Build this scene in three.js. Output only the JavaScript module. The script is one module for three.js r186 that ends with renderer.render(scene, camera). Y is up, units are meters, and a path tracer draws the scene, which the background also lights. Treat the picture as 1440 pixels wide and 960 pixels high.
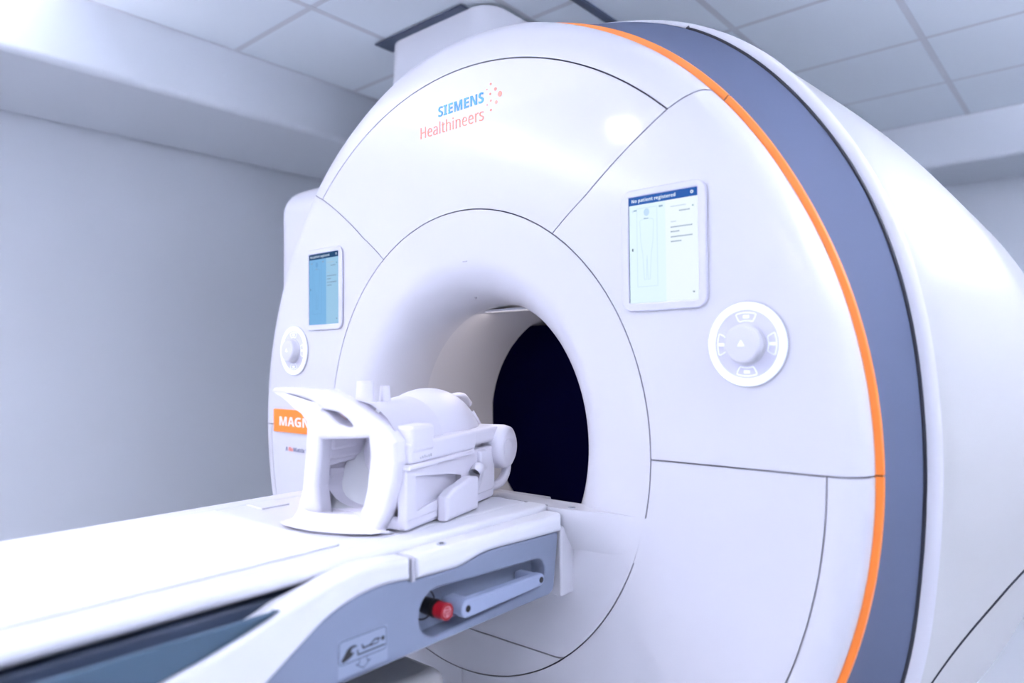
import * as THREE from 'three';
import { RoundedBoxGeometry } from 'three/addons/geometries/RoundedBoxGeometry.js';
import { mergeGeometries, mergeVertices, toCreasedNormals } from 'three/addons/utils/BufferGeometryUtils.js';
import { FontLoader } from 'three/addons/loaders/FontLoader.js';
import { TextGeometry } from 'three/addons/geometries/TextGeometry.js';
import { RectAreaLightUniformsLib } from 'three/addons/lights/RectAreaLightUniformsLib.js';

RectAreaLightUniformsLib.init();

// ---------------------------------------------------------------- camera, light, exposure
const YC = 1.12;                       // height of the bore axis above the floor
const CEIL = YC + 1.62;                // underside of the ceiling tiles
const scene = new THREE.Scene();
scene.background = new THREE.Color(0x000000);

const camera = new THREE.PerspectiveCamera(51.63, 1.5, 0.05, 40);
{
  const yaw = 0.7049, pitch = 0.0252, roll = -0.0097;
  const d = new THREE.Vector3(-Math.sin(yaw) * Math.cos(pitch), Math.sin(pitch), -Math.cos(yaw) * Math.cos(pitch));
  const r = new THREE.Vector3().crossVectors(d, new THREE.Vector3(0, 1, 0)).normalize();
  const u = new THREE.Vector3().crossVectors(r, d);
  camera.up.copy(u.multiplyScalar(Math.cos(roll)).addScaledVector(r, -Math.sin(roll)));
  camera.position.set(1.3132, YC + 0.2054, 1.3299);
  camera.lookAt(camera.position.clone().add(d));
  camera.focus = 1.8;
  camera.userData.fStop = 1.5;
}
const renderer = new THREE.WebGLRenderer();
renderer.toneMapping = THREE.LinearToneMapping;
renderer.toneMappingExposure = 1.7;
renderer.shadowMap.enabled = true;

const LIGHT = 0xf6f1ff;
// recessed LED panels; the two towards the front are unseen, placed as frontal fill: [x, z, width, depth, strength]
const PANELS = [[-0.8, 1.34, 1.16, 0.61, 2.6], [1.6, 3.30, 1.16, 0.61, 7.5], [0.4, 4.62, 1.16, 0.61, 10.5]];
// linear wall lamps; the front and left ones are added to brighten the ceiling: [x, z, length, turn about y, strength]
const STRIPS = [[2.66, -0.9, 3.6, -90, 135], [0.6, 5.96, 3.2, 180, 50], [-1.66, 2.5, 3.4, 90, 105]];
// small downlights in a row: [x, z, radius, strength]
const DOWN = [[-0.9, 2.32, 0.085, 3], [-0.77, 4.24, 0.085, 3]];

// ---------------------------------------------------------------- helpers
let seed = 7;
const rnd = () => { seed = (seed * 1664525 + 1013904223) >>> 0; return seed / 4294967296; };
const V = (x, y, z) => new THREE.Vector3(x, y, z);
const D = Math.PI / 180;
const lerp = (a, b, t) => a + (b - a) * t;
const sm = t => { t = Math.min(1, Math.max(0, t)); return t * t * (3 - 2 * t); };

function tag(o, label, category, group) { o.userData.label = label; o.userData.category = category; if (group) o.userData.group = group; return o; }
function thing(name, label, category, base = [0, 0, 0], turn = 0) {
  const g = new THREE.Group(); g.name = name; g.position.set(...base); g.rotation.y = turn; scene.add(g);
  return tag(g, label, category);
}
// geometry in bore coordinates (y = 0 on the bore axis) put under a thing or part at its base
function part(parent, name, geo, mat, label) {
  const m = new THREE.Mesh(geo, mat); m.name = name; m.castShadow = m.receiveShadow = true;
  if (label) m.userData.label = label;
  parent.add(m); return m;
}
function bore(geo, base = [0, 0, 0]) { geo.translate(-base[0], YC - base[1], -base[2]); return geo; }
function structure(name, geo, mat, label, category = 'structure') {
  const m = new THREE.Mesh(geo, mat); m.name = name; m.castShadow = m.receiveShadow = true;
  m.userData.kind = 'structure'; m.userData.label = label; m.userData.category = category;
  scene.add(m); return m;
}
function rbox(x0, x1, y0, y1, z0, z1, r = 0.005, seg = 3) {
  const g = new RoundedBoxGeometry(x1 - x0, y1 - y0, z1 - z0, seg, r);
  g.translate((x0 + x1) / 2, (y0 + y1) / 2, (z0 + z1) / 2); return g;
}
function box(x0, x1, y0, y1, z0, z1) {
  const g = new THREE.BoxGeometry(x1 - x0, y1 - y0, z1 - z0);
  g.translate((x0 + x1) / 2, (y0 + y1) / 2, (z0 + z1) / 2); return g;
}
function merge(list) {
  return mergeGeometries(list.map(g => {
    let n = g.index ? g.toNonIndexed() : g;
    for (const k of Object.keys(n.attributes)) if (!['position', 'normal', 'uv'].includes(k)) n.deleteAttribute(k);
    if (!n.attributes.uv) n.setAttribute('uv', new THREE.BufferAttribute(new Float32Array(n.attributes.position.count * 2), 2));
    return n;
  }));
}
// a grid surface from f(s, t); uv in metres taken from the position
function grid(f, ns, nt, plane = 'xy') {
  const pos = [], uv = [], idx = [];
  for (let j = 0; j <= nt; j++) for (let i = 0; i <= ns; i++) {
    const p = f(i / ns, j / nt); pos.push(p.x, p.y, p.z);
    plane === 'xy' ? uv.push(p.x, p.y) : uv.push(p.z, p.y);
  }
  for (let j = 0; j < nt; j++) for (let i = 0; i < ns; i++) {
    const a = j * (ns + 1) + i, b = a + 1, c = a + ns + 1, d = c + 1;
    idx.push(a, b, d, a, d, c);
  }
  const g = new THREE.BufferGeometry();
  g.setAttribute('position', new THREE.Float32BufferAttribute(pos, 3));
  g.setAttribute('uv', new THREE.Float32BufferAttribute(uv, 2));
  g.setIndex(idx); g.computeVertexNormals(); return g;
}
function tube(pts, r, seg = 60, rad = 10, closed = false) {
  return new THREE.TubeGeometry(new THREE.CatmullRomCurve3(pts, closed), seg, r, rad, closed);
}
const spline2 = (pts, n = 40) => new THREE.SplineCurve(pts.map(p => new THREE.Vector2(...p))).getPoints(n).map(v => [v.x, v.y]);
// extrude a (z, y) outline along x from x0 to x1, edges bevelled inside the outline
function slabX(pts, x0, x1, bev = 0.006, holes = [], seg = 3) {
  const s = new THREE.Shape(pts.map(([z, y]) => new THREE.Vector2(-z, y)));
  for (const h of holes) s.holes.push(new THREE.Path(h.map(([z, y]) => new THREE.Vector2(-z, y))));
  const g = new THREE.ExtrudeGeometry(s, { depth: x1 - x0 - 2 * bev, bevelEnabled: bev > 0, bevelSize: bev, bevelThickness: bev, bevelOffset: -bev, bevelSegments: seg, curveSegments: 24 });
  g.translate(0, 0, bev); g.rotateY(Math.PI / 2); g.translate(x0, 0, 0);
  return g;
}
// extrude an (x, y) outline along z
function slabZ(shape, z0, z1, bev = 0.004, seg = 3) {
  const g = new THREE.ExtrudeGeometry(shape, { depth: z1 - z0 - 2 * bev, bevelEnabled: bev > 0, bevelSize: bev, bevelThickness: bev, bevelOffset: -bev, bevelSegments: seg, curveSegments: 24 });
  g.translate(0, 0, z0 + bev); return g;
}
function roundRect(x0, x1, y0, y1, r) {
  const s = new THREE.Shape();
  s.moveTo(x0 + r, y0); s.lineTo(x1 - r, y0); s.absarc(x1 - r, y0 + r, r, -Math.PI / 2, 0, false);
  s.lineTo(x1, y1 - r); s.absarc(x1 - r, y1 - r, r, 0, Math.PI / 2, false);
  s.lineTo(x0 + r, y1); s.absarc(x0 + r, y1 - r, r, Math.PI / 2, Math.PI, false);
  s.lineTo(x0, y0 + r); s.absarc(x0 + r, y0 + r, r, Math.PI, 1.5 * Math.PI, false);
  return s;
}
const flip = g => { const h = g.clone(); h.scale(-1, 1, 1); if (h.index) { const a = h.index.array; for (let i = 0; i < a.length; i += 3) [a[i], a[i + 1]] = [a[i + 1], a[i]]; } else { for (const k of Object.keys(h.attributes)) { const at = h.attributes[k], n = at.itemSize, a = at.array; for (let i = 0; i < at.count; i += 3) for (let c = 0; c < n; c++) { const q = a[i * n + c]; a[i * n + c] = a[(i + 1) * n + c]; a[(i + 1) * n + c] = q; } } } return h; };

// ---------------------------------------------------------------- materials
function noiseTex(n, lo, hi, coarse, rx, ry) {
  const data = new Uint8Array(n * n * 4), cg = [];
  const c = Math.max(2, Math.floor(n / coarse));
  for (let i = 0; i < c * c; i++) cg.push(rnd());
  for (let y = 0; y < n; y++) for (let x = 0; x < n; x++) {
    const u = x / n * c, v = y / n * c, i = Math.floor(u), j = Math.floor(v), fu = sm(u - i), fv = sm(v - j);
    const at = (a, b) => cg[(b % c) * c + (a % c)];
    const k = lerp(lerp(at(i, j), at(i + 1, j), fu), lerp(at(i, j + 1), at(i + 1, j + 1), fu), fv);
    const t = Math.round(255 * lerp(lo, hi, 0.6 * k + 0.4 * rnd())), o = (y * n + x) * 4;
    data[o] = data[o + 1] = data[o + 2] = t; data[o + 3] = 255;
  }
  const t = new THREE.DataTexture(data, n, n); t.wrapS = t.wrapT = THREE.RepeatWrapping; t.magFilter = THREE.LinearFilter;
  t.repeat.set(rx, ry); t.needsUpdate = true; return t;
}
const grainFine = noiseTex(256, 0, 1, 2, 9, 9);
const mottle = noiseTex(256, 0, 1, 24, 0.6, 0.6);
const std = (c, rough, extra = {}) => new THREE.MeshPhysicalMaterial({ color: new THREE.Color(...c), roughness: rough, side: THREE.DoubleSide, ...extra });
const M = {
  gloss: std([0.60, 0.60, 0.65], 0.38, { specularIntensity: 0.55, clearcoat: 0.2, clearcoatRoughness: 0.08 }),
  shell: std([0.66, 0.65, 0.68], 0.42),
  housing: std([0.50, 0.50, 0.495], 0.34, { clearcoat: 0.3, clearcoatRoughness: 0.15 }),
  backing: std([0.16, 0.15, 0.22], 0.7),
  orange: std([0.90, 0.22, 0.02], 0.4),
  band: std([0.095, 0.115, 0.18], 0.75, { specularIntensity: 0.3, bumpMap: grainFine, bumpScale: 0.00015 }),
  seal: std([0.004, 0.006, 0.016], 0.5),
  sheetNavy: std([0.0006, 0.0006, 0.011], 0.95, { specularIntensity: 0.03 }),
  panel: std([0.19, 0.225, 0.31], 0.45, { bumpMap: grainFine, bumpScale: 0.0001 }),
  slate: std([0.045, 0.088, 0.135], 0.42, { bumpMap: grainFine, bumpScale: 0.0001 }),
  channel: std([0.05, 0.07, 0.12], 0.5),
  handle: std([0.27, 0.32, 0.45], 0.42),
  table: std([0.74, 0.75, 0.80], 0.38),
  mat: std([0.78, 0.80, 0.83], 0.6),
  coil: std([0.74, 0.73, 0.81], 0.45),
  coilThin: std([0.80, 0.79, 0.86], 0.6, { transmission: 0.3, thickness: 0 }),
  trim: std([0.42, 0.42, 0.47], 0.4),
  frame: std([0.58, 0.58, 0.68], 0.4),
  red: std([0.30, 0.004, 0.012], 0.35),
  black: std([0.008, 0.008, 0.01], 0.5),
  steel: std([0.5, 0.52, 0.58], 0.3, { metalness: 0.8 }),
  wall: std([0.64, 0.68, 0.73], 0.8, { bumpMap: mottle, bumpScale: 0.0008 }),
  tile: std([0.82, 0.89, 0.95], 0.9, { bumpMap: grainFine, bumpScale: 0.0004 }),
  bar: std([0.66, 0.69, 0.74], 0.6),
  floor: std([0.78, 0.80, 0.83], 0.5),
  blueText: std([0.004, 0.24, 0.55], 0.4),
  pinkText: std([0.80, 0.24, 0.15], 0.4),
  greyText: std([0.16, 0.17, 0.30], 0.5),
  redText: std([0.85, 0.16, 0.10], 0.5),
  symbolPink: std([0.62, 0.36, 0.42], 0.5),
  whiteText: std([0.85, 0.83, 0.83], 0.5),
};

// ================================================================= THE ROOM
const XL = -2.46, XR = 2.7, ZB = -4.2, ZF = 6.0, BX = -1.70, BZ = -3.56, BY = YC + 1.34;
structure('floor', box(XL - 0.1, XR + 0.1, -0.1, 0, ZB - 0.1, ZF + 0.1), M.floor, 'pale grey vinyl floor under the scanner', 'floor');
structure('wall_left', box(XL - 0.12, XL, 0, CEIL + 0.2, ZB, ZF), M.wall, 'pale blue grey wall left of the scanner', 'wall');
structure('wall_back', box(XL, XR, 0, CEIL + 0.2, ZB - 0.12, ZB), M.wall, 'pale wall behind the scanner', 'wall');
structure('wall_right', box(XR, XR + 0.12, 0, CEIL + 0.2, ZB, ZF), M.wall, 'pale wall right of the scanner', 'wall');
structure('wall_front', box(XL, XR, 0, CEIL + 0.2, ZF, ZF + 0.12), M.wall, 'pale wall facing the scanner', 'wall');
structure('trim_1', rbox(XL, BX, BY, CEIL + 0.1, ZB, ZF, 0.03, 4), M.wall, 'boxed bulkhead along the top of left wall', 'bulkhead');
structure('trim_2', rbox(BX, XR, BY, CEIL + 0.1, ZB, BZ, 0.03, 4), M.wall, 'boxed bulkhead along the top of back wall', 'bulkhead');
const ceiling = structure('ceiling', box(XL, XR, CEIL + 0.06, CEIL + 0.2, ZB, ZF), M.bar, 'suspended ceiling of pale rectangular tiles', 'ceiling');
{
  const TX = 0.60, TZ = 0.655;
  const tileG = rbox(-TX / 2 + 0.012, TX / 2 - 0.012, -0.004, 0.02, -TZ / 2 + 0.012, TZ / 2 - 0.012, 0.004, 1);
  const barZ = box(-0.013, 0.013, -0.001, 0.03, BZ, ZF), barX = box(BX, XR, -0.001, 0.03, -0.013, 0.013);
  for (let i = 0; BX + i * TX < XR; i++) { const b = part(ceiling, 'grid_bar', barZ, M.bar); b.position.set(BX + i * TX, CEIL + 0.001, 0); }
  for (let j = 0; -2.25 - 0.655 * 2 + j * TZ < ZF; j++) { const b = part(ceiling, 'grid_bar', barX, M.bar); b.position.set(0, CEIL + 0.002, -3.56 + j * TZ); }
  for (let i = 0; BX + i * TX < XR - 0.2; i++) for (let j = 0; -3.56 + j * TZ < ZF - 0.3; j++) {
    const x = BX + (i + 0.5) * TX, z = -3.56 + (j + 0.5) * TZ;
    if (x + TX / 2 > XR) continue;
    if (PANELS.some(p => Math.abs(x - p[0]) < p[2] / 2 && Math.abs(z - p[1]) < p[3] / 2)) continue;
    const t = part(ceiling, 'tile', tileG, M.tile); t.position.set(x, CEIL + 0.004, z);
  }
}
// ceiling lamps: glowing face and a light of the same size just below it
{
  const names = ['white ceiling light panel over the foot of the table', 'added fill light panel in the ceiling behind the viewpoint', 'added fill light panel in the ceiling towards the front wall'];
  PANELS.forEach(([x, z, w, d, s], i) => {
    const g = thing('ceiling_light_panel' + (i ? '_00' + i : ''), names[i], 'ceiling light', [x, CEIL, z]);
    part(g, 'frame', merge([box(-w / 2 - 0.012, w / 2 + 0.012, -0.008, 0.03, -d / 2 - 0.012, -d / 2 + 0.012), box(-w / 2 - 0.012, w / 2 + 0.012, -0.008, 0.03, d / 2 - 0.012, d / 2 + 0.012), box(-w / 2 - 0.012, -w / 2 + 0.012, -0.008, 0.03, -d / 2, d / 2), box(w / 2 - 0.012, w / 2 + 0.012, -0.008, 0.03, -d / 2, d / 2)]), M.bar);
    part(g, 'diffuser', box(-w / 2 + 0.01, w / 2 - 0.01, -0.002, 0.006, -d / 2 + 0.01, d / 2 - 0.01), new THREE.MeshStandardMaterial({ color: 0xffffff, emissive: LIGHT, emissiveIntensity: 0.8, roughness: 0.6 }));
    const l = new THREE.RectAreaLight(LIGHT, s, w - 0.03, d - 0.03); l.name = 'panel_light';
    l.position.set(0, -0.012, 0); l.lookAt(0, -5, 0); l.rotation.set(-Math.PI / 2, 0, 0); g.add(l);
  });
  STRIPS.forEach(([x, z, len, turn, s], i) => {
    const g = thing('linear_wall_lamp' + (i ? '_00' + i : ''), ['long wall lamp high on the right wall', 'added long wall lamp high on the front wall', 'added long lamp along the left bulkhead'][i], 'wall lamp', [x, CEIL - (i === 2 ? 0.24 : 0.42), z], turn * D);
    part(g, 'housing', merge([rbox(-len / 2, len / 2, -0.04, 0.10, -0.035, 0.0, 0.004), box(-len / 2, len / 2, -0.04, -0.02, -0.01, 0.10), rbox(-len / 2, len / 2, -0.04, 0.085, 0.095, 0.105, 0.003)]), M.bar);  // front lip added so the strip throws its light upward only
    part(g, 'diffuser', new THREE.BoxGeometry(len - 0.02, 0.10, 0.006).rotateX(-60 * D).translate(0, 0.045, 0.045), new THREE.MeshStandardMaterial({ color: 0xffffff, emissive: LIGHT, emissiveIntensity: 1.2, roughness: 0.6 }));
    const l = new THREE.RectAreaLight(LIGHT, s, len - 0.04, 0.09); l.name = 'strip_light';
    l.position.set(0, 0.054, 0.049); l.rotation.set(Math.PI - 60 * D, 0, 0); g.add(l);
  });
  DOWN.forEach(([x, z, r, s], i) => {
  const g = thing('ceiling_downlight' + (i ? '_00' + i : ''), i ? 'small round ceiling downlight nearer the front wall' : 'small round ceiling downlight nearer the scanner', 'ceiling light', [x, CEIL, z]);
  part(g, 'bezel', new THREE.TorusGeometry(r + 0.008, 0.008, 8, 40).rotateX(Math.PI / 2), M.bar);
  part(g, 'lens', new THREE.CylinderGeometry(r, r, 0.008, 32).translate(0, -0.004, 0), new THREE.MeshStandardMaterial({ color: 0xffffff, emissive: LIGHT, emissiveIntensity: 60, roughness: 0.5 }));
  const l = new THREE.SpotLight(LIGHT, s, 0, 1.2, 0.6, 2); l.position.set(0, -0.02, 0); l.target.position.set(0.2, -2, -0.6); l.castShadow = true; l.shadow.radius = 4; l.name = 'down_light'; g.add(l, l.target); l.target.name = 'down_light_aim';
  });
}

// ================================================================= THE SCANNER
const SX = 0.94;                                     // the rings are a little taller than wide
const P = (rho, th, z) => V(SX * rho * Math.cos(th), rho * Math.sin(th), z);
const scanner = thing('mri_scanner', 'large white ring-shaped MRI scanner with an orange-edged blue grey band', 'scanner', [0, 0, -0.8]);
const SB = [0, 0, -0.8];
const zf = rho => rho < 0.982 ? 0 : -0.052 * (1 - Math.sqrt(Math.max(0, 1 - Math.pow((rho - 0.982) / 0.0651, 2))));   // rolled outer edge
const fold = th => { let d = th / D; d = ((d + 180) % 360 + 360) % 360 - 180; if (d > 90) d = 180 - d; if (d < -90) d = -180 - d; return d; };
const ext = a => 0.020 * sm((fold(a) - 25) / 40);       // the ring is fuller towards the top
// a front cover: polar patch between two seams, with a return going back along its edges
function cover(r0, r1, a0, a1, nr, na, depth = 0.012) {
  const R0 = typeof r0 === 'number' ? () => r0 : r0, R1 = typeof r1 === 'number' ? () => r1 : r1;
  const A0 = typeof a0 === 'number' ? () => a0 : a0, A1 = typeof a1 === 'number' ? () => a1 : a1;
  const at = (s, t) => {                              // s across the seams, t outward
    const am = lerp(A0(0.8), A1(0.8), s);
    const rho = lerp(R0(am), R1(am), t);
    const a = lerp(A0(rho), A1(rho), s);
    return P(rho + (ext(a) + 0.012 * sm((fold(a) - 60) / 20)) * sm((rho - 0.975) / 0.05), a, zf(rho));
  };
  const list = [grid((s, t) => at(s, t), na, nr)];
  const back = (f, n) => grid((s, t) => { const p = f(s); p.z -= depth * t; return p; }, n, 1);
  list.push(back(s => at(s, 0), na), back(s => at(s, 1), na), back(t => at(0, t), nr), back(t => at(1, t), nr));
  return merge(list);
}
const interp = (tab, x) => { if (x <= tab[0][0]) return tab[0][1]; for (let i = 1; i < tab.length; i++) if (x <= tab[i][0]) { const [a, b] = tab[i - 1], [c, d] = tab[i]; return lerp(b, d, (x - a) / (c - a)); } return tab[tab.length - 1][1]; };
const GAP = 0.0016;
const diag = rho => D * interp([[0.6, 56.7], [0.72, 53.2], [0.977, 48], [1.02, 46.6], [1.05, 45.9]], rho);
const horiz = rho => Math.asin(-0.01 / rho);
const dR = (f, k) => rho => f(rho) + k * GAP / rho;
const mir = f => rho => Math.PI - f(rho);
const RO = 1.047;
const addP = (n, g, m = M.gloss, l) => part(scanner, n, bore(g, SB), m, l);

// backing behind the seams
{
  const s = new THREE.Shape(); for (let i = 0; i <= 120; i++) { const p = P(1.04, i / 120 * Math.PI * 2, 0); i ? s.lineTo(p.x, p.y) : s.moveTo(p.x, p.y); }
  const h = new THREE.Path(); for (let i = 0; i <= 80; i++) { const p = P(0.50, -i / 80 * Math.PI * 2, 0); i ? h.lineTo(p.x, p.y) : h.moveTo(p.x, p.y); }
  s.holes.push(h);
  addP('backing_plate', new THREE.ExtrudeGeometry(s, { depth: 0.02, bevelEnabled: false, curveSegments: 8 }).translate(0, 0, -0.074), M.backing);
}
// funnel ring round the bore, then the tunnel
const RB = 0.36, FA = 0.118, FB = 0.18, R1 = 0.6;
{
  const rmax = a => { const y = Math.sin(a); return y < -0.5 ? Math.min(R1 - GAP, (0.49 - GAP) / -y) : R1 - GAP; };
  const f = (s, t) => {
    const a = -Math.PI / 2 + s * Math.PI * 2;
    if (t < 0.4) return P(lerp(rmax(a), RB + FA, t / 0.4), a, 0);
    const q = (t - 0.4) / 0.6 * Math.PI / 2;
    return P(RB + FA * (1 - Math.sin(q)), a, -FB * (1 - Math.cos(q)));
  };
  addP('bore_funnel', merge([grid((s, t) => f(s, 1 - t), 160, 30), grid((s, t) => { const p = f(s, 0); p.z -= 0.012 * t; return p; }, 160, 1)]), M.gloss, 'smooth white flared ring around the bore');
  const low = a => (0.49 + GAP) / Math.max(0.6, -Math.sin(a));
  const a0 = -Math.PI / 2 - Math.acos(0.492 / 0.6), a1 = -Math.PI / 2 + Math.acos(0.492 / 0.6);
  addP('ring_infill', cover(a => Math.min(low(a), R1 - GAP - 0.0005), R1 - GAP, a0, a1, 6, 40), M.gloss);
  addP('bore_liner', grid((s, t) => P(RB, s * Math.PI * 2, -FB - t * (1.5 - FB)), 120, 16), M.shell, 'white liner of the tunnel mouth');
  // slim lamp let into the top of the tunnel mouth
  const lamp = addP('bore_lamp', rbox(-0.11, 0.11, 0.346, 0.352, -0.245, -0.20, 0.002, 2), M.trim, 'slim lamp strip inside the top of the bore');
  part(lamp, 'diffuser', bore(rbox(-0.105, 0.105, 0.3445, 0.3465, -0.241, -0.204, 0.0008, 1), SB), new THREE.MeshStandardMaterial({ color: 0xffffff, emissive: 0xfff4ee, emissiveIntensity: 0.10, roughness: 0.6 }));
  const bl = new THREE.RectAreaLight(0xfff4ee, 26, 0.20, 0.034); bl.name = 'bore_light'; bl.position.set(0, YC + 0.342, -0.2225 + 0.8); bl.rotation.set(-Math.PI / 2, 0, 0); lamp.add(bl);
  // flat navy sheet filling the black area of the tunnel, upper corner cut off
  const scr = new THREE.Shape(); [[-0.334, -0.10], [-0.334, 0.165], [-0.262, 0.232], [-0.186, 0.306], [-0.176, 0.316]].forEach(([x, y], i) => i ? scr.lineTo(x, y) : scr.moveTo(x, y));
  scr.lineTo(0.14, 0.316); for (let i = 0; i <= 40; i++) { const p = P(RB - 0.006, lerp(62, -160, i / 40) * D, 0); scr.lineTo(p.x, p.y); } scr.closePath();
  addP('tunnel_dark_sheet', slabZ(scr, -0.515, -0.50, 0), M.sheetNavy, 'flat navy black sheet across the tunnel');
}
// front covers
const A2 = 0.977;
addP('upper_cover', cover(R1 + GAP, A2 - GAP, dR(diag, 1), dR(mir(diag), -1), 10, 80), M.gloss, 'upper front cover carrying the lettering');
addP('rim_cover', cover(A2 + GAP, RO, dR(diag, 1), dR(mir(diag), -1), 14, 90));
for (const s of [1, -1]) {
  const m = g => s > 0 ? g : flip(g);
  // the side cover is one piece; a shallow crease runs where the edge rolls off
  addP('side_cover', m(cover(R1 + GAP, RO, dR(horiz, 1), dR(diag, -1), 44, 50)));
  const bot = -Math.PI / 2 + 0.002;
  addP('lower_cover', m(cover(R1 + GAP, A2 - GAP, bot, dR(horiz, -1), 10, 60)));
  addP('lower_rim_cover', m(cover(A2 + GAP, RO, bot, dR(horiz, -1), 14, 60)));
}
// orange edge, grey band, black seal, rear housing
const R4 = [[-90, 1.16], [-60, 1.15], [-45, 1.12], [-24.2, 1.075], [-16.4, 1.047], [-9.8, 1.032], [-4.7, 1.028], [0.8, 1.026], [5, 1.029], [10.9, 1.0355], [17, 1.049], [23, 1.062], [30.5, 1.081], [40.7, 1.1025], [47, 1.118], [52.9, 1.1316], [57.4, 1.139], [61.7, 1.143], [67, 1.141], [75, 1.133], [90, 1.118]];
const smoothTab = (tab, x, w = 5) => { let t = 0, n = 0; for (let k = -2; k <= 2; k++) { t += interp(tab, x + k * w / 2); n++; } return t / n; };
const ringPt = (k, th) => { // k: 0 at orange, 1 at black edge; true polar angle
  const e = 1 / Math.hypot(Math.cos(th) / (SX * (RO + 0.013)), Math.sin(th) / (RO + 0.013));
  const r = lerp(e + ext(th), smoothTab(R4, fold(th)), k); return [r * Math.cos(th), r * Math.sin(th)];
};
const ring = (k0, z0, k1, z1, off0 = 0, off1 = 0, n = 200, nt = 4, th0 = 0, th1 = Math.PI * 2) => grid((s, t) => {
  const th = lerp(th0, th1, s), [x, y] = ringPt(lerp(k0, k1, t), th), o = lerp(off0, off1, t);
  return V(x + o * Math.cos(th), y + o * Math.sin(th), lerp(z0, z1, t));
}, n, nt);
{
  // orange strip: a flat-faced hoop just outside the white covers, split at the cover joints
  const joints = [horiz(1.06), diag(1.06), Math.PI - diag(1.06), Math.PI - horiz(1.06), Math.PI * 2 + horiz(1.06)];
  for (let i = 0; i < 4; i++) {
    const t0 = joints[i] + 0.0012, t1 = joints[i + 1] - 0.0012;
    addP('orange_strip', merge([ring(0, -0.060, 0, -0.060, -0.014, 0, 120, 1, t0, t1), ring(0, -0.060, 0, -0.070, 0, 0.001, 120, 1, t0, t1), ring(0, -0.060, 0, -0.070, -0.014, -0.014, 120, 1, t0, t1)]), M.orange, 'thin orange edge strip');
  }
  addP('grey_band', merge([grid((s, t) => {
    const th = s * Math.PI * 2, [x, y] = ringPt(Math.pow(t, 1.15), th);
    return V(x, y, lerp(-0.066, -0.238, t));
  }, 240, 14), ring(1, -0.238, 1, -0.26, 0, -0.02)]), M.band, 'broad blue grey band around the ring');
  const a0 = -40 * D, a1 = 61.5 * D;
  const seal = [];
  for (let i = 0; i <= 120; i++) { const th = lerp(a0, a1, i / 120), [x, y] = ringPt(1, th); seal.push(V(x + 0.002 * Math.cos(th), y + 0.002 * Math.sin(th), -0.241)); }
  const [ex, ey] = ringPt(1, a1); seal.push(V(ex + 0.006, ey + 0.014, -0.262));
  addP('black_seal', tube(seal, 0.0042, 240, 8), M.seal);
  addP('black_seal', flip(tube(seal, 0.0042, 240, 8)), M.seal);
  // rear housing
  const RBK = [[-90, 1.10], [-60, 1.12], [-40, 1.17], [-27, 1.20], [-20, 1.21], [-12, 1.22], [0, 1.23], [17, 1.215], [32, 1.177], [43, 1.165], [60, 1.175], [75, 1.155], [90, 1.13]];
  const lip = (th, o = 0.03) => { const d = fold(th), [x, y] = ringPt(1, th), k = o * (d > 50 ? Math.max(0.25, 1 - (d - 50) / 30) : 1); return [x + k * Math.cos(th), y + k * Math.sin(th)]; };
  addP('housing_lip', grid((s, t) => {
    const th = s * Math.PI * 2, q = t * Math.PI / 2, [x0, y0] = lip(th, 0.004), [x1, y1] = lip(th, 0.03);
    return V(lerp(x0, x1, Math.sin(q)), lerp(y0, y1, Math.sin(q)), -0.244 - 0.016 * (1 - Math.cos(q)));
  }, 240, 6), M.gloss);
  const zs = t => t < 0.7 ? lerp(-0.26, -1.35, t / 0.7) : -1.35 - 0.22 * Math.sin((t - 0.7) / 0.3 * Math.PI / 2);
  addP('rear_housing', merge([grid((s, t) => {
    const th = s * Math.PI * 2, z = zs(t), [lx, ly] = lip(th), r0 = Math.hypot(lx, ly), rb = smoothTab(RBK, fold(th), 10);
    let r = lerp(r0, rb, sm((-0.26 - z) / 0.42));
    if (t > 0.7) r -= 0.24 * (1 - Math.cos((t - 0.7) / 0.3 * Math.PI / 2));
    return V(r * Math.cos(th), Math.max(-YC + 0.002, r * Math.sin(th)), z);
  }, 240, 60), grid((s, t) => { const th = s * Math.PI * 2, rb = smoothTab(RBK, fold(th), 10) - 0.24; return V(rb * t * Math.cos(th), rb * t * Math.sin(th), -1.57); }, 120, 6)]), M.housing, 'smooth pale magnet housing behind the ring');
  // seam of the lower skirt on the housing side
  const seam = [];
  for (let i = 0; i <= 30; i++) {
    const z = lerp(-0.28, -1.34, i / 30), y = interp([[-1.34, 0.03], [-0.55, -0.26], [-0.28, -0.545]], z);
    let th = Math.asin(y / 1.15), r = 1.1;
    for (let k = 0; k < 6; k++) { const [lx, ly] = lip(th); r = lerp(Math.hypot(lx, ly), smoothTab(RBK, fold(th), 10), sm((-0.26 - z) / 0.42)); th = Math.asin(y / r); }
    seam.push(V(r * Math.cos(th) - 0.001, y, z));
  }
  addP('housing_seam', tube(seam, 0.0035, 80, 6), M.seal);
  addP('housing_seam', flip(tube(seam, 0.0035, 80, 6)), M.seal);
  // side pod behind the left edge of the ring, and feet
  addP('side_pod', rbox(-1.155, -0.8, 0.20, 0.865, -0.40, -0.15, 0.10, 6), M.gloss, 'rounded white pod behind the ring edge');
  addP('plinth', rbox(-0.8, 0.8, -YC, -0.9, -1.4, -0.1, 0.02), M.housing);
}
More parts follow.
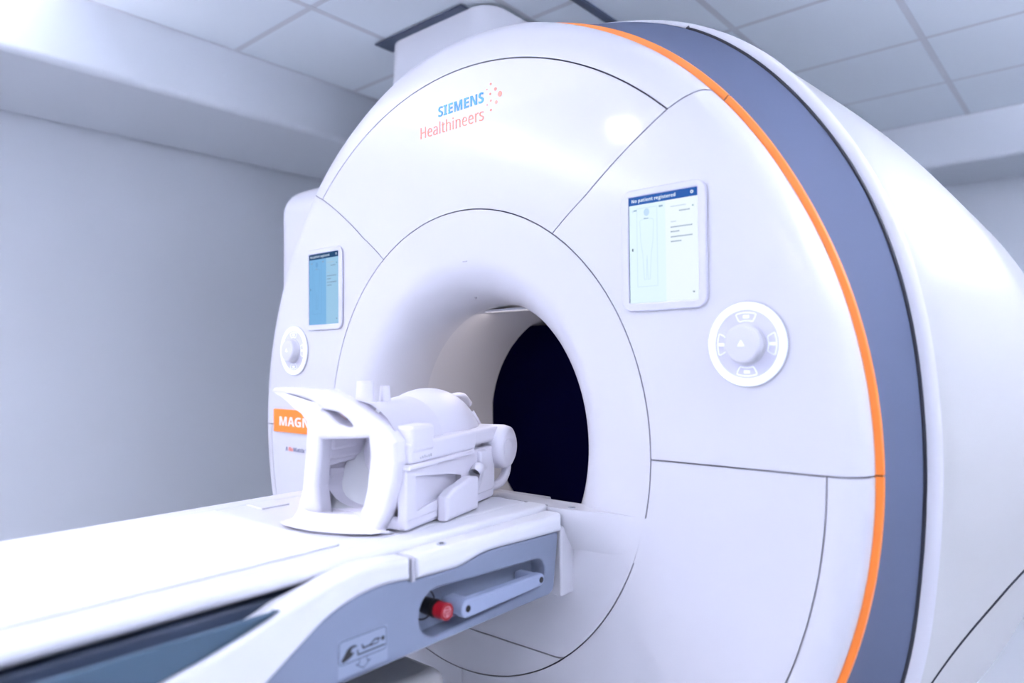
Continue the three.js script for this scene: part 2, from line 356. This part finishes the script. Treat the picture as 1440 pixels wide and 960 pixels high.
// lettering on the upper cover
const font = await new FontLoader().loadAsync('fonts/droid/droid_sans_bold.typeface.json');
const fontR = await new FontLoader().loadAsync('fonts/droid/droid_sans_regular.typeface.json');
function text(str, f, x0, x1, y, h, z, depth = 0.0012) {
  const g = new TextGeometry(str, { font: f, size: 1, depth: 0.01, curveSegments: 6, bevelEnabled: false });
  g.computeBoundingBox(); const b = g.boundingBox;
  g.translate(-b.min.x, 0, 0); g.scale((x1 - x0) / (b.max.x - b.min.x), h / b.max.y, depth / 0.01); g.translate(x0, y, z); return g;
}
addP('blue_lettering', text('SIEMENS', font, -0.074, 0.094, 0.868, 0.0275, 0.0), M.blueText, 'blue capital lettering SIEMENS');
addP('coral_lettering', text('Healthineers', fontR, -0.146, 0.094, 0.822, 0.0335, 0.0), M.pinkText, 'coral lettering Healthineers');
for (const [x, y, r] of [[0.119, 0.909, 0.0032], [0.135, 0.892, 0.0045], [0.150, 0.876, 0.0072], [0.137, 0.858, 0.0045], [0.119, 0.842, 0.0032], [0.117, 0.884, 0.003], [0.119, 0.866, 0.003], [0.106, 0.898, 0.0018], [0.106, 0.858, 0.0018]]) addP('logo_dot', new THREE.CylinderGeometry(r, r, 0.0012, 14).rotateX(Math.PI / 2).translate(x, y, 0.0004), M.pinkText);

// monitors
function screenTex(tint) {
  const c = document.createElement('canvas'); c.width = 512; c.height = 768; const x = c.getContext('2d');
  x.fillStyle = tint ? '#8fc9f3' : '#f3fdff'; x.fillRect(0, 0, 512, 768);
  if (tint) { x.fillStyle = '#b5def6'; x.fillRect(300, 60, 212, 708); } else { x.fillStyle = '#ffffff'; x.fillRect(280, 60, 232, 708); }
  x.fillStyle = tint ? '#0e4a78' : '#0a57a6'; x.fillRect(0, 0, 512, 62);
  x.fillStyle = '#123a66'; x.fillRect(0, 0, 7, 768);
  x.fillStyle = '#ffffff'; x.font = 'bold 32px sans-serif'; x.fillText('No patient registered', 24, 43);
  x.beginPath(); x.arc(470, 31, 11, 0, 7); x.fill(); x.fillStyle = '#0a57a6'; x.fillRect(466, 27, 8, 8);
  x.strokeStyle = tint ? '#7fb4dc' : '#d5e4ee'; x.lineWidth = 3;                 // patient outline
  x.beginPath(); x.ellipse(140, 122, 20, 26, 0, 0, 7); x.stroke(); x.fillStyle = tint ? '#7db6e4' : '#cfe2f2'; x.fill();
  x.beginPath(); x.moveTo(88, 180); x.quadraticCurveTo(140, 150, 192, 180); x.lineTo(186, 330); x.lineTo(172, 420); x.lineTo(162, 600); x.lineTo(146, 600); x.lineTo(140, 430); x.lineTo(134, 600); x.lineTo(118, 600); x.lineTo(108, 420); x.lineTo(94, 330); x.closePath(); x.stroke();
  x.strokeRect(66, 90, 152, 560);
  x.fillStyle = '#9fb3c2'; x.font = '20px sans-serif'; x.fillText('L', 30, 110); x.fillText('R', 236, 104); x.fillText('H', 118, 172);
  x.fillRect(40, 96, 26, 10); x.fillRect(232, 88, 30, 12); x.fillRect(120, 164, 34, 6);
  x.fillStyle = '#8796a5'; for (const [a, b, w] of [[380, 142, 70], [318, 250, 150], [318, 282, 60], [318, 318, 150], [318, 350, 70]]) for (let k = 0; k < w; k += 13) x.fillRect(a + k, b, 9, 9);
  x.fillStyle = '#ccd6de'; x.fillRect(318, 108, 110, 6); x.fillRect(318, 214, 40, 6);
  x.fillStyle = '#2c7f86'; x.fillRect(472, 120, 9, 9); x.fillStyle = '#52606c'; x.fillRect(26, 372, 10, 20); x.fillStyle = '#8a949c'; x.fillRect(468, 706, 14, 10);
  const t = new THREE.CanvasTexture(c); t.colorSpace = THREE.SRGBColorSpace; return t;
}
for (const s of [1, -1]) {
  const x0 = s > 0 ? 0.503 : -0.701, x1 = s > 0 ? 0.701 : -0.503;
  const o = roundRect(x0, x1, 0.305, 0.567, 0.026); o.holes.push(roundRect(x0 + 0.019, x1 - 0.019, 0.323, 0.551, 0.002));
  const mon = addP('monitor', slabZ(o, 0.0, 0.008, 0.0035), M.frame, 'white framed touch monitor set in the side cover');
  const tex = screenTex(s < 0);
  const g = new THREE.BoxGeometry(0.162, 0.230, 0.005); g.translate((x0 + x1) / 2, 0.437, 0.0030);
  part(mon, 'screen', bore(g, SB), new THREE.MeshPhysicalMaterial({ color: 0x05070a, roughness: 0.4, specularIntensity: 0.25, emissive: 0xe9f4ff, emissiveMap: tex, emissiveIntensity: s > 0 ? 0.62 : 0.50 }), s > 0 ? 'bright screen reading No patient registered' : 'bluish screen seen at a slant');
}
// control dials
for (const s of [1, -1]) {
  const cx = s > 0 ? 0.778 : -0.773, cy = s > 0 ? 0.230 : 0.241;
  const el = (r0, r1, z0, z1, bev) => { const sh = new THREE.Shape(); sh.absellipse(cx, cy, r1 * 0.95, r1, 0, Math.PI * 2); if (r0) { const h = new THREE.Path(); h.absellipse(cx, cy, r0 * 0.95, r0, 0, Math.PI * 2, true); sh.holes.push(h); } const g = new THREE.ExtrudeGeometry(sh, { depth: z1 - z0 - 2 * bev, bevelEnabled: bev > 0, bevelSize: bev, bevelThickness: bev, bevelOffset: -bev, bevelSegments: 4, curveSegments: 48 }); g.translate(0, 0, z0 + bev); return g; };
  const dial = addP('control_dial', el(0, 0.0835, 0, 0.003, 0.0008), M.trim, 'round control unit with a knob and lit buttons');
  const glow = new THREE.MeshStandardMaterial({ color: 0xf4f8ff, roughness: 0.4, emissive: 0xeef6ff, emissiveIntensity: 0.12 });
  part(dial, 'lit_ring', bore(el(0.066, 0.0815, 0.001, 0.008, 0.0025), SB), glow);
  part(dial, 'face', bore(el(0, 0.067, 0.001, 0.0055, 0.0008), SB), M.frame);
  const knob = part(dial, 'knob', bore(merge([el(0, 0.037, 0.005, 0.033, 0.006), el(0, 0.040, 0.004, 0.010, 0.002)]), SB), M.gloss);
  const tri = new THREE.Shape(); tri.moveTo(cx - 0.007, cy - 0.004); tri.lineTo(cx + 0.007, cy - 0.004); tri.lineTo(cx, cy + 0.008);
  part(dial, 'knob_mark', bore(new THREE.ExtrudeGeometry(tri, { depth: 0.0006, bevelEnabled: false }).translate(0, 0, 0.0327), SB), glow);
  for (let k = 0; k < 4; k++) {
    const a = k * Math.PI / 2, pts = [], w = 0.34;
    for (let i = 0; i <= 10; i++) { const q = a - w + i / 10 * 2 * w; pts.push(V(cx + 0.95 * 0.061 * Math.cos(q), cy + 0.061 * Math.sin(q), 0.0058)); }
    for (let i = 0; i <= 8; i++) { const q = a + w * 0.85 - i / 8 * 1.7 * w; pts.push(V(cx + 0.95 * 0.045 * Math.cos(q), cy + 0.045 * Math.sin(q), 0.0058)); }
    part(dial, 'button', bore(tube(pts, 0.0011, 60, 5, true), SB), glow);
    part(dial, 'button_symbol', bore(rbox(cx + 0.95 * 0.053 * Math.cos(a) - 0.006, cx + 0.95 * 0.053 * Math.cos(a) + 0.006, cy + 0.053 * Math.sin(a) - 0.003, cy + 0.053 * Math.sin(a) + 0.003, 0.0052, 0.0064, 0.0005, 1), SB), glow);
  }
}
// sensor slots on the funnel ring
addP('sensor_slot', rbox(0.014, 0.030, 0.462, 0.465, -0.0005, 0.0012, 0.0004, 1), M.trim);
addP('sensor_dot', new THREE.SphereGeometry(0.004, 12, 8).translate(-0.02, 0.376, -0.085), M.trim);
// orange name plate at the left joint and the line of text below it
{
  addP('name_plate', slabZ(roundRect(-0.897, -0.49, -0.034, 0.043, 0.004), -0.012, 0.006, 0.002), M.orange, 'orange name plate at the left edge');
  addP('plate_lettering', text('MAGNETOM', font, -0.858, -0.515, -0.012, 0.031, 0.0058), M.whiteText, 'white lettering on the orange plate');
  addP('small_lettering', merge([text('A', fontR, -0.829, -0.818, -0.096, 0.014, 0.0), text('Matrix System', fontR, -0.782, -0.640, -0.096, 0.014, 0.0)]), M.greyText);
  addP('small_lettering', text('Bio', fontR, -0.811, -0.786, -0.096, 0.014, 0.0), M.redText);
}
// docking shelf at the bottom of the bore
{
  const zx = x => 0.045 * (1 - sm((Math.abs(x) - 0.34) / 0.20));
  const g = merge([grid((a, b) => { const x = lerp(-0.56, 0.56, a); return V(x, -0.132 - 0.004 * sm((Math.abs(x) - 0.40) / 0.16), lerp(-0.03, Math.abs(x) < 0.316 ? 0.027 : zx(x), b)); }, 112, 4),
    grid((a, b) => { const x = lerp(-0.56, 0.56, a), z = Math.abs(x) < 0.316 ? 0.027 : zx(x); return V(x, -0.132 - 0.004 * sm((Math.abs(x) - 0.40) / 0.16) - 0.10 * b, lerp(z, -0.002, Math.pow(b, 1.6))); }, 112, 10),
    grid((a, b) => V(lerp(-0.42, 0.42, a), -0.132 - 0.03 * b, -0.03), 40, 1)]);
  addP('dock_shelf', g, M.gloss, 'white shelf under the bore where the table docks');
  addP('dock_plate', rbox(-0.358, 0.358, -0.330, -0.172, -0.02, 0.043, 0.006), M.gloss);
  for (const x of [0.373, -0.373]) addP('screw', new THREE.CylinderGeometry(0.008, 0.008, 0.003, 20).translate(x, -0.1312, 0.022), M.steel);
  addP('bore_bridge', rbox(-0.2, 0.2, -0.168, -0.150, -0.13, -0.03, 0.004), M.trim);
}

// ================================================================= THE PATIENT TABLE
const TB = [0, 0, 0.9];
const table = thing('patient_table', 'long white patient table with blue grey side panels docked to scanner', 'table', TB);
const addT = (n, g, m, l, parent = table) => part(parent, n, bore(g, TB), m, l);
const Q = ([z, y]) => [1.3299 - (1.3299 - z) * 0.9795, 0.2054 - (0.2054 - y) * 0.9795];
const ZT = 2.35;                                    // foot end of the table
// top board with rounded rims: section extruded along z
{
  const sec = new THREE.Shape(); const h = 0.313;
  sec.moveTo(-h + 0.03, -0.160); sec.lineTo(h - 0.03, -0.160); sec.quadraticCurveTo(h, -0.155, h, -0.143); sec.quadraticCurveTo(h, -0.131, h - 0.014, -0.130);
  sec.lineTo(0.262, -0.130); sec.quadraticCurveTo(0.254, -0.130, 0.250, -0.1335); sec.lineTo(0.246, -0.1335); sec.quadraticCurveTo(0.242, -0.131, 0.236, -0.1315);
  sec.lineTo(-0.236, -0.1315); sec.quadraticCurveTo(-0.242, -0.131, -0.246, -0.1335); sec.lineTo(-0.250, -0.1335); sec.quadraticCurveTo(-0.254, -0.130, -0.262, -0.130);
  sec.lineTo(-h + 0.014, -0.130); sec.quadraticCurveTo(-h, -0.131, -h, -0.143); sec.quadraticCurveTo(-h, -0.155, -h + 0.03, -0.160);
  addT('table_top', slabZ(sec, 0.03, ZT, 0.003), M.table, 'white sliding table top with raised rims');
  addT('slot_pad', slabZ(roundRect(-0.24, -0.17, -0.1316, -0.1275, 0.0015), 0.40, 0.47, 0.001), M.table);  // raised pad in place of the shallow slot in the table top
}
addT('table_core', rbox(-0.285, 0.285, -0.315, -0.168, 0.06, ZT - 0.03, 0.01), M.channel, 'dark channel below the table top');
addT('channel_floor', box(-0.352, 0.352, -0.300, -0.285, 0.75, ZT - 0.06), M.channel);
const topCurve = [[0.015, -0.190], [0.145, -0.186], [0.238, -0.183], [0.281, -0.184], [0.318, -0.190], [0.352, -0.196], [0.399, -0.195], [0.478, -0.192]];
const lowCurve = [[0.478, -0.189], [0.535, -0.184], [0.596, -0.190], [0.652, -0.207], [0.704, -0.238], [0.759, -0.274], [0.815, -0.312], [0.86, -0.338]];
const upCurve = [[0.478, -0.150], [0.535, -0.1445], [0.581, -0.143], [0.624, -0.149], [0.691, -0.163], [0.729, -0.171], [0.764, -0.184], [0.841, -0.205], [0.918, -0.222], [1.05, -0.258], [1.2, -0.31], [1.26, -0.338]];
const topQ = spline2(topCurve.map(Q), 50), lowQ = spline2(lowCurve.map(Q), 50), upQ = spline2(upCurve.map(Q), 70);
const PB = -0.311;                                  // lower edge of the side panels
const lowClip = lowQ.filter(p => p[1] > PB), upClip = upQ.filter(p => p[1] > PB);
const stadium = (z0, z1, y, h0, h1) => { const o = []; for (let i = 0; i <= 16; i++) { const a = Math.PI / 2 + i / 16 * Math.PI; o.push([z0 + h0 - h0 * -Math.cos(a), y + h0 * Math.sin(a)]); } for (let i = 0; i <= 16; i++) { const a = -Math.PI / 2 + i / 16 * Math.PI; o.push([z1 - h1 + h1 * Math.cos(a), y + h1 * Math.sin(a)]); } return o; };
for (const s of [1, -1]) {
  const m = g => s > 0 ? g : flip(g.translate(0, -0.008, 0));
  const X = 0.36;
  // grey panel with a pocket for the handle
  const cr = 0.022, zE = 0.056;
  const outline = [[zE, topQ[0][1]], ...topQ.filter(p => p[0] > zE), ...lowClip, [lowClip[lowClip.length - 1][0] + 0.006, PB]];
  for (let i = 0; i <= 8; i++) { const a = i / 8 * Math.PI / 2; outline.push([zE + 0.016 + cr - cr * Math.sin(a), PB + cr - cr * Math.cos(a)]); }
  const pocket = stadium(0.105, 0.472, -0.255, 0.030, 0.043);
  const panel = addT('side_panel', m(slabX(outline, 0.318, X, 0.004, [pocket])), M.panel, s > 0 ? 'blue grey side panel with handle, red stop button and sticker' : undefined);
  part(panel, 'pocket', m(bore(slabX(stadium(0.098, 0.48, -0.255, 0.034, 0.048), 0.309, 0.322, 0), TB)), M.panel);
  // white saddle, joint and sweeping arm
  addT('saddle', m(slabX([...topQ.filter(p => p[0] < 0.484).map(p => [Math.max(p[0], 0.046), p[1]]), [0.484, -0.1415], [0.30, -0.1415], [0.046, -0.1405]], 0.308, X + 0.006, 0.014, [], 5)), M.table, 'white saddle rail beside the table top');
  addT('joint', m(slabX([[0.4825, -0.186], [0.4915, -0.186], [0.4915, -0.146], [0.4825, -0.146]], 0.312, X + 0.003, 0.001)), M.trim);
  addT('arm', m(slabX([...upQ.filter(p => p[1] > -0.283).map(p => [Math.max(p[0], 0.490), p[1]]), [upQ.filter(p => p[1] > -0.283).pop()[0] + 0.004, PB], [lowClip[lowClip.length - 1][0] + 0.008, PB], ...lowClip.slice().reverse().map(p => [Math.max(p[0], 0.490), p[1]])], 0.310, X + 0.006, 0.010, [], 4)), M.table, 'white sweeping arm along the table side');
  // slate panel further along
  addT('slate_panel', m(slabX([...upClip.filter(p => p[1] < -0.1650), [upClip[upClip.length - 1][0] + 0.02, PB], [ZT - 0.05, PB], [ZT - 0.05, -0.1585]], 0.351, X + 0.001, 0.0035, [], 3)), M.slate, 'dark slate lower side panel');
  addT('screw', new THREE.CylinderGeometry(0.009, 0.009, 0.003, 24).translate(s * 0.341, -0.1412, 0.398), M.steel);
  addT('screw_recess', new THREE.CylinderGeometry(0.0045, 0.0045, 0.003, 16).translate(s * 0.341, -0.1402, 0.398), M.black);
  // handle bar with its two screws
  const hb = addT('handle', m(merge([slabX([...stadium(0.142, 0.392, -0.2585, 0.013, 0.017)], 0.368, 0.388, 0.004), rbox(0.325, 0.372, -0.273, -0.245, 0.352, 0.386, 0.008), rbox(0.325, 0.372, -0.270, -0.247, 0.146, 0.172, 0.008)])), M.handle, 'blue grey pull handle');
  for (const z of [0.376, 0.155]) part(hb, 'screw', m(bore(new THREE.CylinderGeometry(0.0062, 0.0062, 0.003, 16).rotateZ(Math.PI / 2).translate(0.3875, -0.258, z), TB)), M.black);
}
// emergency stop button in the pocket
{
  const bz = 0.428, by = -0.250;
  const st = addT('stop_button', new THREE.CylinderGeometry(0.0155, 0.0155, 0.022, 28).rotateZ(Math.PI / 2).translate(0.375, by, bz), M.red, 'red emergency stop button with a white symbol');
  part(st, 'stem', bore(merge([new THREE.CylinderGeometry(0.015, 0.017, 0.030, 24).rotateZ(Math.PI / 2).translate(0.340, by, bz), new THREE.CylinderGeometry(0.0155, 0.0155, 0.006, 24).rotateZ(Math.PI / 2).translate(0.360, by, bz)]), TB), M.black);
  part(st, 'collar', bore(new THREE.TorusGeometry(0.027, 0.0014, 8, 40).rotateY(Math.PI / 2).translate(0.3235, by, bz), TB), M.black);
  const sym = [new THREE.TorusGeometry(0.0092, 0.0006, 6, 28).rotateY(Math.PI / 2).translate(0.3862, by, bz)];
  const tp = k => { const a = -Math.PI / 2 + k * 2 * Math.PI / 3; return V(0.3862, by + 0.0084 * Math.sin(a), bz + 0.0084 * Math.cos(a)); };
  for (let k = 0; k < 3; k++) { sym.push(new THREE.TubeGeometry(new THREE.LineCurve3(tp(k), tp(k + 1)), 1, 0.0006, 6)); }
  sym.push(new THREE.TubeGeometry(new THREE.LineCurve3(V(0.3862, by + 0.004, bz), V(0.3862, by - 0.003, bz)), 1, 0.0006, 6));
  part(st, 'symbol', bore(merge(sym), TB), M.symbolPink);
}
// pictogram sticker: hand, lying figure, arrow down
{
  const c = document.createElement('canvas'); c.width = 640; c.height = 384; const x = c.getContext('2d');
  x.fillStyle = '#8792a8'; x.fillRect(0, 0, 640, 384);
  x.strokeStyle = '#1a1f2b'; x.lineWidth = 8; x.beginPath(); x.roundRect ? x.roundRect(14, 14, 610, 236, 36) : x.rect(14, 14, 610, 236); x.stroke();
  x.fillStyle = '#07080c';
  x.beginPath(); x.moveTo(40, 205); x.lineTo(60, 235); x.lineTo(130, 215); x.quadraticCurveTo(200, 190, 205, 160); x.quadraticCurveTo(160, 170, 165, 140); x.quadraticCurveTo(180, 105, 245, 118); x.quadraticCurveTo(225, 80, 160, 92); x.quadraticCurveTo(110, 105, 90, 150); x.closePath(); x.fill();
  x.lineWidth = 17; x.strokeStyle = '#07080c'; x.lineCap = 'round'; x.lineJoin = 'round';
  x.beginPath(); x.moveTo(245, 160); x.lineTo(250, 205); x.lineTo(600, 205); x.stroke();
  x.lineWidth = 20; x.beginPath(); x.moveTo(305, 120); x.lineTo(320, 158); x.lineTo(410, 150); x.lineTo(470, 112); x.lineTo(530, 116); x.stroke();
  x.lineWidth = 14; x.beginPath(); x.moveTo(410, 160); x.lineTo(500, 158); x.lineTo(530, 125); x.stroke();
  x.beginPath(); x.arc(578, 130, 25, 0, 7); x.fill();
  x.lineWidth = 8; x.strokeStyle = '#1a1f2b'; x.beginPath(); x.moveTo(270, 252); x.lineTo(270, 300); x.lineTo(225, 300); x.lineTo(318, 360); x.lineTo(410, 300); x.lineTo(366, 300); x.lineTo(366, 252); x.stroke();
  const t = new THREE.CanvasTexture(c); t.colorSpace = THREE.SRGBColorSpace;
  const g = new THREE.BoxGeometry(0.101, 0.0606, 0.001).rotateY(Math.PI / 2).translate(0.3602, -0.2735, 0.596);
  addT('sticker', g, new THREE.MeshStandardMaterial({ map: t, roughness: 0.45 }), 'pictogram sticker with hand, lying figure and down arrow');
}
addT('pedestal', merge([rbox(-0.24, 0.24, -0.98, -0.31, 0.62, 1.75, 0.05, 4), rbox(-0.30, 0.30, -YC, -0.95, 0.5, 1.9, 0.04, 4)]), M.housing, 'white pedestal under the table');
addT('dock_foot', rbox(-0.21, 0.21, -YC, -0.455, 0.25, 0.60, 0.035, 5), M.housing);

// padded mat lying on the table top
{
  const matG = rbox(-0.232, 0.232, -0.1312, -0.1265, 0.55, ZT - 0.1, 0.0022, 3);
  const m = thing('table_mat', 'thin white mat lying on the patient table', 'mat', [0, YC - 0.1312, 1.4]);
  part(m, 'pad', matG.translate(0, 0.1312, -1.4), M.mat);
}

// ================================================================= HEAD COIL (own axes: x across, y above the table, z towards the foot)
const coil = thing('head_coil', 'white moulded head and neck coil standing askew on the table', 'head coil', [0.077, YC - 0.1290, 0.269], 16 * D);
const addC = (n, g, m = M.coil, l, parent = coil) => part(parent, n, g, m, l);
{
  // base plate, slightly wider than the shell
  addC('base_plate', rbox(-0.096, 0.138, 0.0, 0.028, -0.20, 0.19, 0.010, 4));
  // trough-shaped lower shell, closed at the head end, flaring at the neck
  const U = (s, t) => {                                     // outer then inner wall in one closed loop
    const z = lerp(-0.195, 0.18, t), fl = 0.012 * sm((t - 0.7) / 0.3), yt = 0.128;
    const wo = 0.102 + fl, wi = 0.080 + fl;
    const k = s * 4;
    if (k < 1) return V(lerp(-wo, wo, k), 0.02, z);
    if (k < 2) return V(wo, lerp(0.02, yt, k - 1), z);
    if (k < 3) { const a = (k - 2) * Math.PI; return V(wi * Math.cos(a), yt - (yt - 0.035) * Math.pow(Math.sin(a), 0.6), z); }
    return V(-wo, lerp(yt, 0.02, k - 3), z);
  };
  addC('lower_shell', merge([toCreasedNormals(grid(U, 64, 24), 0.6).translate(0.022, 0, 0), rbox(-0.094, 0.138, 0.02, 0.128, -0.205, -0.185, 0.008)]), M.coil, 'lower half of the coil with a trough for the head');
  // near and far side walls with a sunken pocket
  for (const s of [1, -1]) {
    const m = g => s > 0 ? g : flip(g).translate(0.046, 0, 0);
    const pk = [[0.165, 0.110], [0.02, 0.093], [-0.03, 0.082], [-0.03, 0.045], [0.10, 0.038], [0.165, 0.030]];
    const w = addC('side_wall', m(slabX([[-0.19, 0.02], [0.195, 0.02], [0.195, 0.126], [-0.19, 0.126]], 0.118, 0.140, 0.004, [pk])));
    addC('wall_pocket', m(slabX(pk, 0.112, 0.123, 0)), M.coil, undefined, w);
    // ledge and rail along the top of the wall
    addC('ledge', m(rbox(0.10, 0.150, 0.120, 0.131, -0.075, 0.198, 0.003)));
    const rl = addC('side_rail', m(rbox(0.095, 0.146, 0.130, 0.172, -0.09, 0.19, 0.007)));
    if (s > 0) { for (let i = 0; i < 6; i++) addC('rail_mark', rbox(0.1455, 0.1464, 0.138, 0.142 + (i % 3) * 0.001, 0.150 - i * 0.008, 0.154 - i * 0.008, 0.0002, 1), M.trim, undefined, rl); }
    addC('clamp_block', m(rbox(0.09, 0.148, 0.150, 0.205, 0.10, 0.185, 0.008)));
  }
  // neck collar: thick moulded arch with slots
  const O = [[0.088, 0], [0.113, 0.045], [0.130, 0.10], [0.137, 0.14], [0.133, 0.178], [0.106, 0.208], [0.039, 0.247], [-0.03, 0.276], [-0.085, 0.278], [-0.172, 0.280], [-0.178, 0.272], [-0.140, 0.252], [-0.100, 0.226], [-0.084, 0.207], [-0.089, 0.14], [-0.097, 0.071], [-0.110, 0.03], [-0.134, 0.0]];
  const sh = new THREE.Shape(O.map(p => new THREE.Vector2(...p)));
  const hole = pts => sh.holes.push(new THREE.Path(spline2([...pts, pts[0]], 40).map(p => new THREE.Vector2(...p))));
  sh.holes.push(new THREE.Path([[-0.046, 0.176], [0.068, 0.183], [0.071, 0.15], [0.064, 0.085], [0.052, 0.045], [0.03, 0.016], [0.0, 0.008], [-0.03, 0.010], [-0.048, 0.03], [-0.056, 0.08]].map(p => new THREE.Vector2(...p))));
  hole([[-0.135, 0.266], [-0.075, 0.252], [-0.06, 0.236], [-0.092, 0.238]]);
  hole([[-0.04, 0.236], [0.0, 0.229], [0.03, 0.205], [0.0, 0.207]]);
  addC('neck_collar', slabZ(sh, 0.178, 0.222, 0.010, 4), M.coil, 'arched neck collar with slotted shoulders');
  // flared lip at the foot of the collar, lying on the table
  const lip = grid((s, t) => { const a = Math.PI * s, r = lerp(0.075, 0.135, t); return V(-0.022 + r * Math.cos(a) * 1.0, 0.004 + 0.03 * Math.pow(1 - t, 2), 0.207 + 0.055 * Math.sin(a) * lerp(0.6, 1, t)); }, 40, 8);
  addC('collar_lip', merge([lip, rbox(-0.13, 0.085, 0.0, 0.008, 0.17, 0.234, 0.004)]));
  // sloping head cushion inside the trough
  addC('head_cushion', grid((s, t) => { const x = lerp(-0.085, 0.085, s), k = Math.cos(x / 0.085 * Math.PI / 2); return V(x + 0.018, lerp(0.030, 0.190, t) - 0.02 * k, lerp(0.175, 0.055, t) - 0.03 * k * t); }, 20, 12), M.mat, 'pale head cushion inside the coil');
  // shoulder shell between collar and dome
  addC('shoulder_shell', grid((s, t) => {
    const a = lerp(-0.06, 1.06, s) * Math.PI, z = lerp(0.200, 0.02, t), w = lerp(0.108, 0.104, t), h = lerp(0.105, 0.098, Math.sin(t * Math.PI) * 1.2);
    return V(0.020 + w * Math.cos(a), 0.150 + Math.max(-0.02, h * Math.sin(a)), z);
  }, 40, 16), M.coilThin);
  // helmet dome
  const dome = new THREE.SphereGeometry(1, 48, 32); dome.scale(0.112, 0.150, 0.195); dome.translate(0.014, 0.118, -0.085);
  const pa = dome.attributes.position; for (let i = 0; i < pa.count; i++) if (pa.getY(i) < 0.10) pa.setY(i, 0.10); dome.computeVertexNormals();
  const dm = addC('helmet_dome', dome, M.coil, 'domed upper half of the coil');
  addC('dome_tab', tube([V(-0.01, 0.225, -0.21), V(0.0, 0.237, -0.245), V(0.005, 0.236, -0.285), V(0.008, 0.216, -0.312)], 0.011, 30, 10), M.coil, undefined, dm);
  addC('dome_ridge', tube([V(0.05, 0.20, -0.24), V(0.07, 0.155, -0.252), V(0.075, 0.115, -0.25)], 0.012, 24, 8), M.coil, undefined, dm);
  addC('mirror_post', merge([new THREE.CylinderGeometry(0.017, 0.022, 0.06, 24).translate(0.0, 0.262, 0.135), new THREE.CylinderGeometry(0.010, 0.014, 0.05, 20).translate(0.015, 0.255, 0.085)]));
  // hinge drum at the head end, with its grip loop
  const drum = addC('hinge_drum', merge([new THREE.LatheGeometry([[0, 0], [0.044, 0], [0.052, 0.006], [0.054, 0.02], [0.054, 0.080], [0.050, 0.094], [0.040, 0.100], [0, 0.102]].map(p => new THREE.Vector2(...p)), 40).rotateZ(-Math.PI / 2).translate(0.065, 0.118, -0.236), rbox(0.07, 0.142, 0.135, 0.171, -0.225, -0.07, 0.010)]), M.coil, 'round white hinge drum');
  addC('drum_ring', new THREE.TorusGeometry(0.024, 0.0012, 6, 30, 3.6).rotateY(Math.PI / 2).translate(0.1665, 0.114, -0.222), M.coil, undefined, drum);
  addC('grip_loop', tube([V(0.13, 0.098, -0.262), V(0.135, 0.062, -0.276), V(0.13, 0.030, -0.258), V(0.12, 0.020, -0.215), V(0.11, 0.022, -0.18)], 0.012, 40, 10), M.coil, undefined, drum);
  addC('latch', rbox(0.13, 0.150, 0.075, 0.122, -0.14, -0.105, 0.006));
  // cable plug against the side wall
  const plug = addC('cable_plug', slabX([[-0.062, 0.0], [0.080, 0.0], [0.080, 0.050], [0.050, 0.062], [-0.030, 0.076], [-0.062, 0.072]], 0.138, 0.166, 0.008, [], 4), M.coil, 'blocky white cable plug');
  addC('cable_bend', tube([V(0.155, 0.075, -0.06), V(0.150, 0.085, -0.09), V(0.138, 0.060, -0.105), V(0.132, 0.035, -0.10)], 0.014, 30, 10), M.coil, undefined, plug);
}

// ================================================================= ABOVE THE SCANNER
{
  const H = CEIL - 0.012 - (YC + 1.10);
  const t = thing('service_duct', 'blurred white duct rising from scanner top to the ceiling', 'duct', [-0.82, YC + 1.10, -1.05]);
  const plan = roundRect(-0.31, 0.31, -0.36, 0.36, 0.10).getPoints(8);
  const g = grid((a, b) => { const q = a * (plan.length - 1), i = Math.min(plan.length - 2, Math.floor(q)), p = plan[i].clone().lerp(plan[i + 1], q - i); return V(p.x - (p.x < 0 ? 0.10 * (1 - b) * Math.min(1, -p.x / 0.2) : 0), lerp(Math.sqrt(Math.max(0.16, 1.185 * 1.185 - (p.x - 0.82) * (p.x - 0.82))) - 1.10, H, b), p.y); }, plan.length - 1, 8);
  part(t, 'duct_body', g, M.table);
  part(t, 'gap_strip', box(-0.335, 0.20, H, H + 0.006, 0.30, 0.40), M.channel);  // dark strip painted for the shaded gap where duct meets ceiling
}
tag(part(scene, 'ceiling_track', box(-0.27, -0.235, CEIL - 0.012, CEIL - 0.001, -1.9, -0.5), M.channel), 'dark narrow track in the ceiling above the scanner', 'ceiling track');

renderer.render(scene, camera);
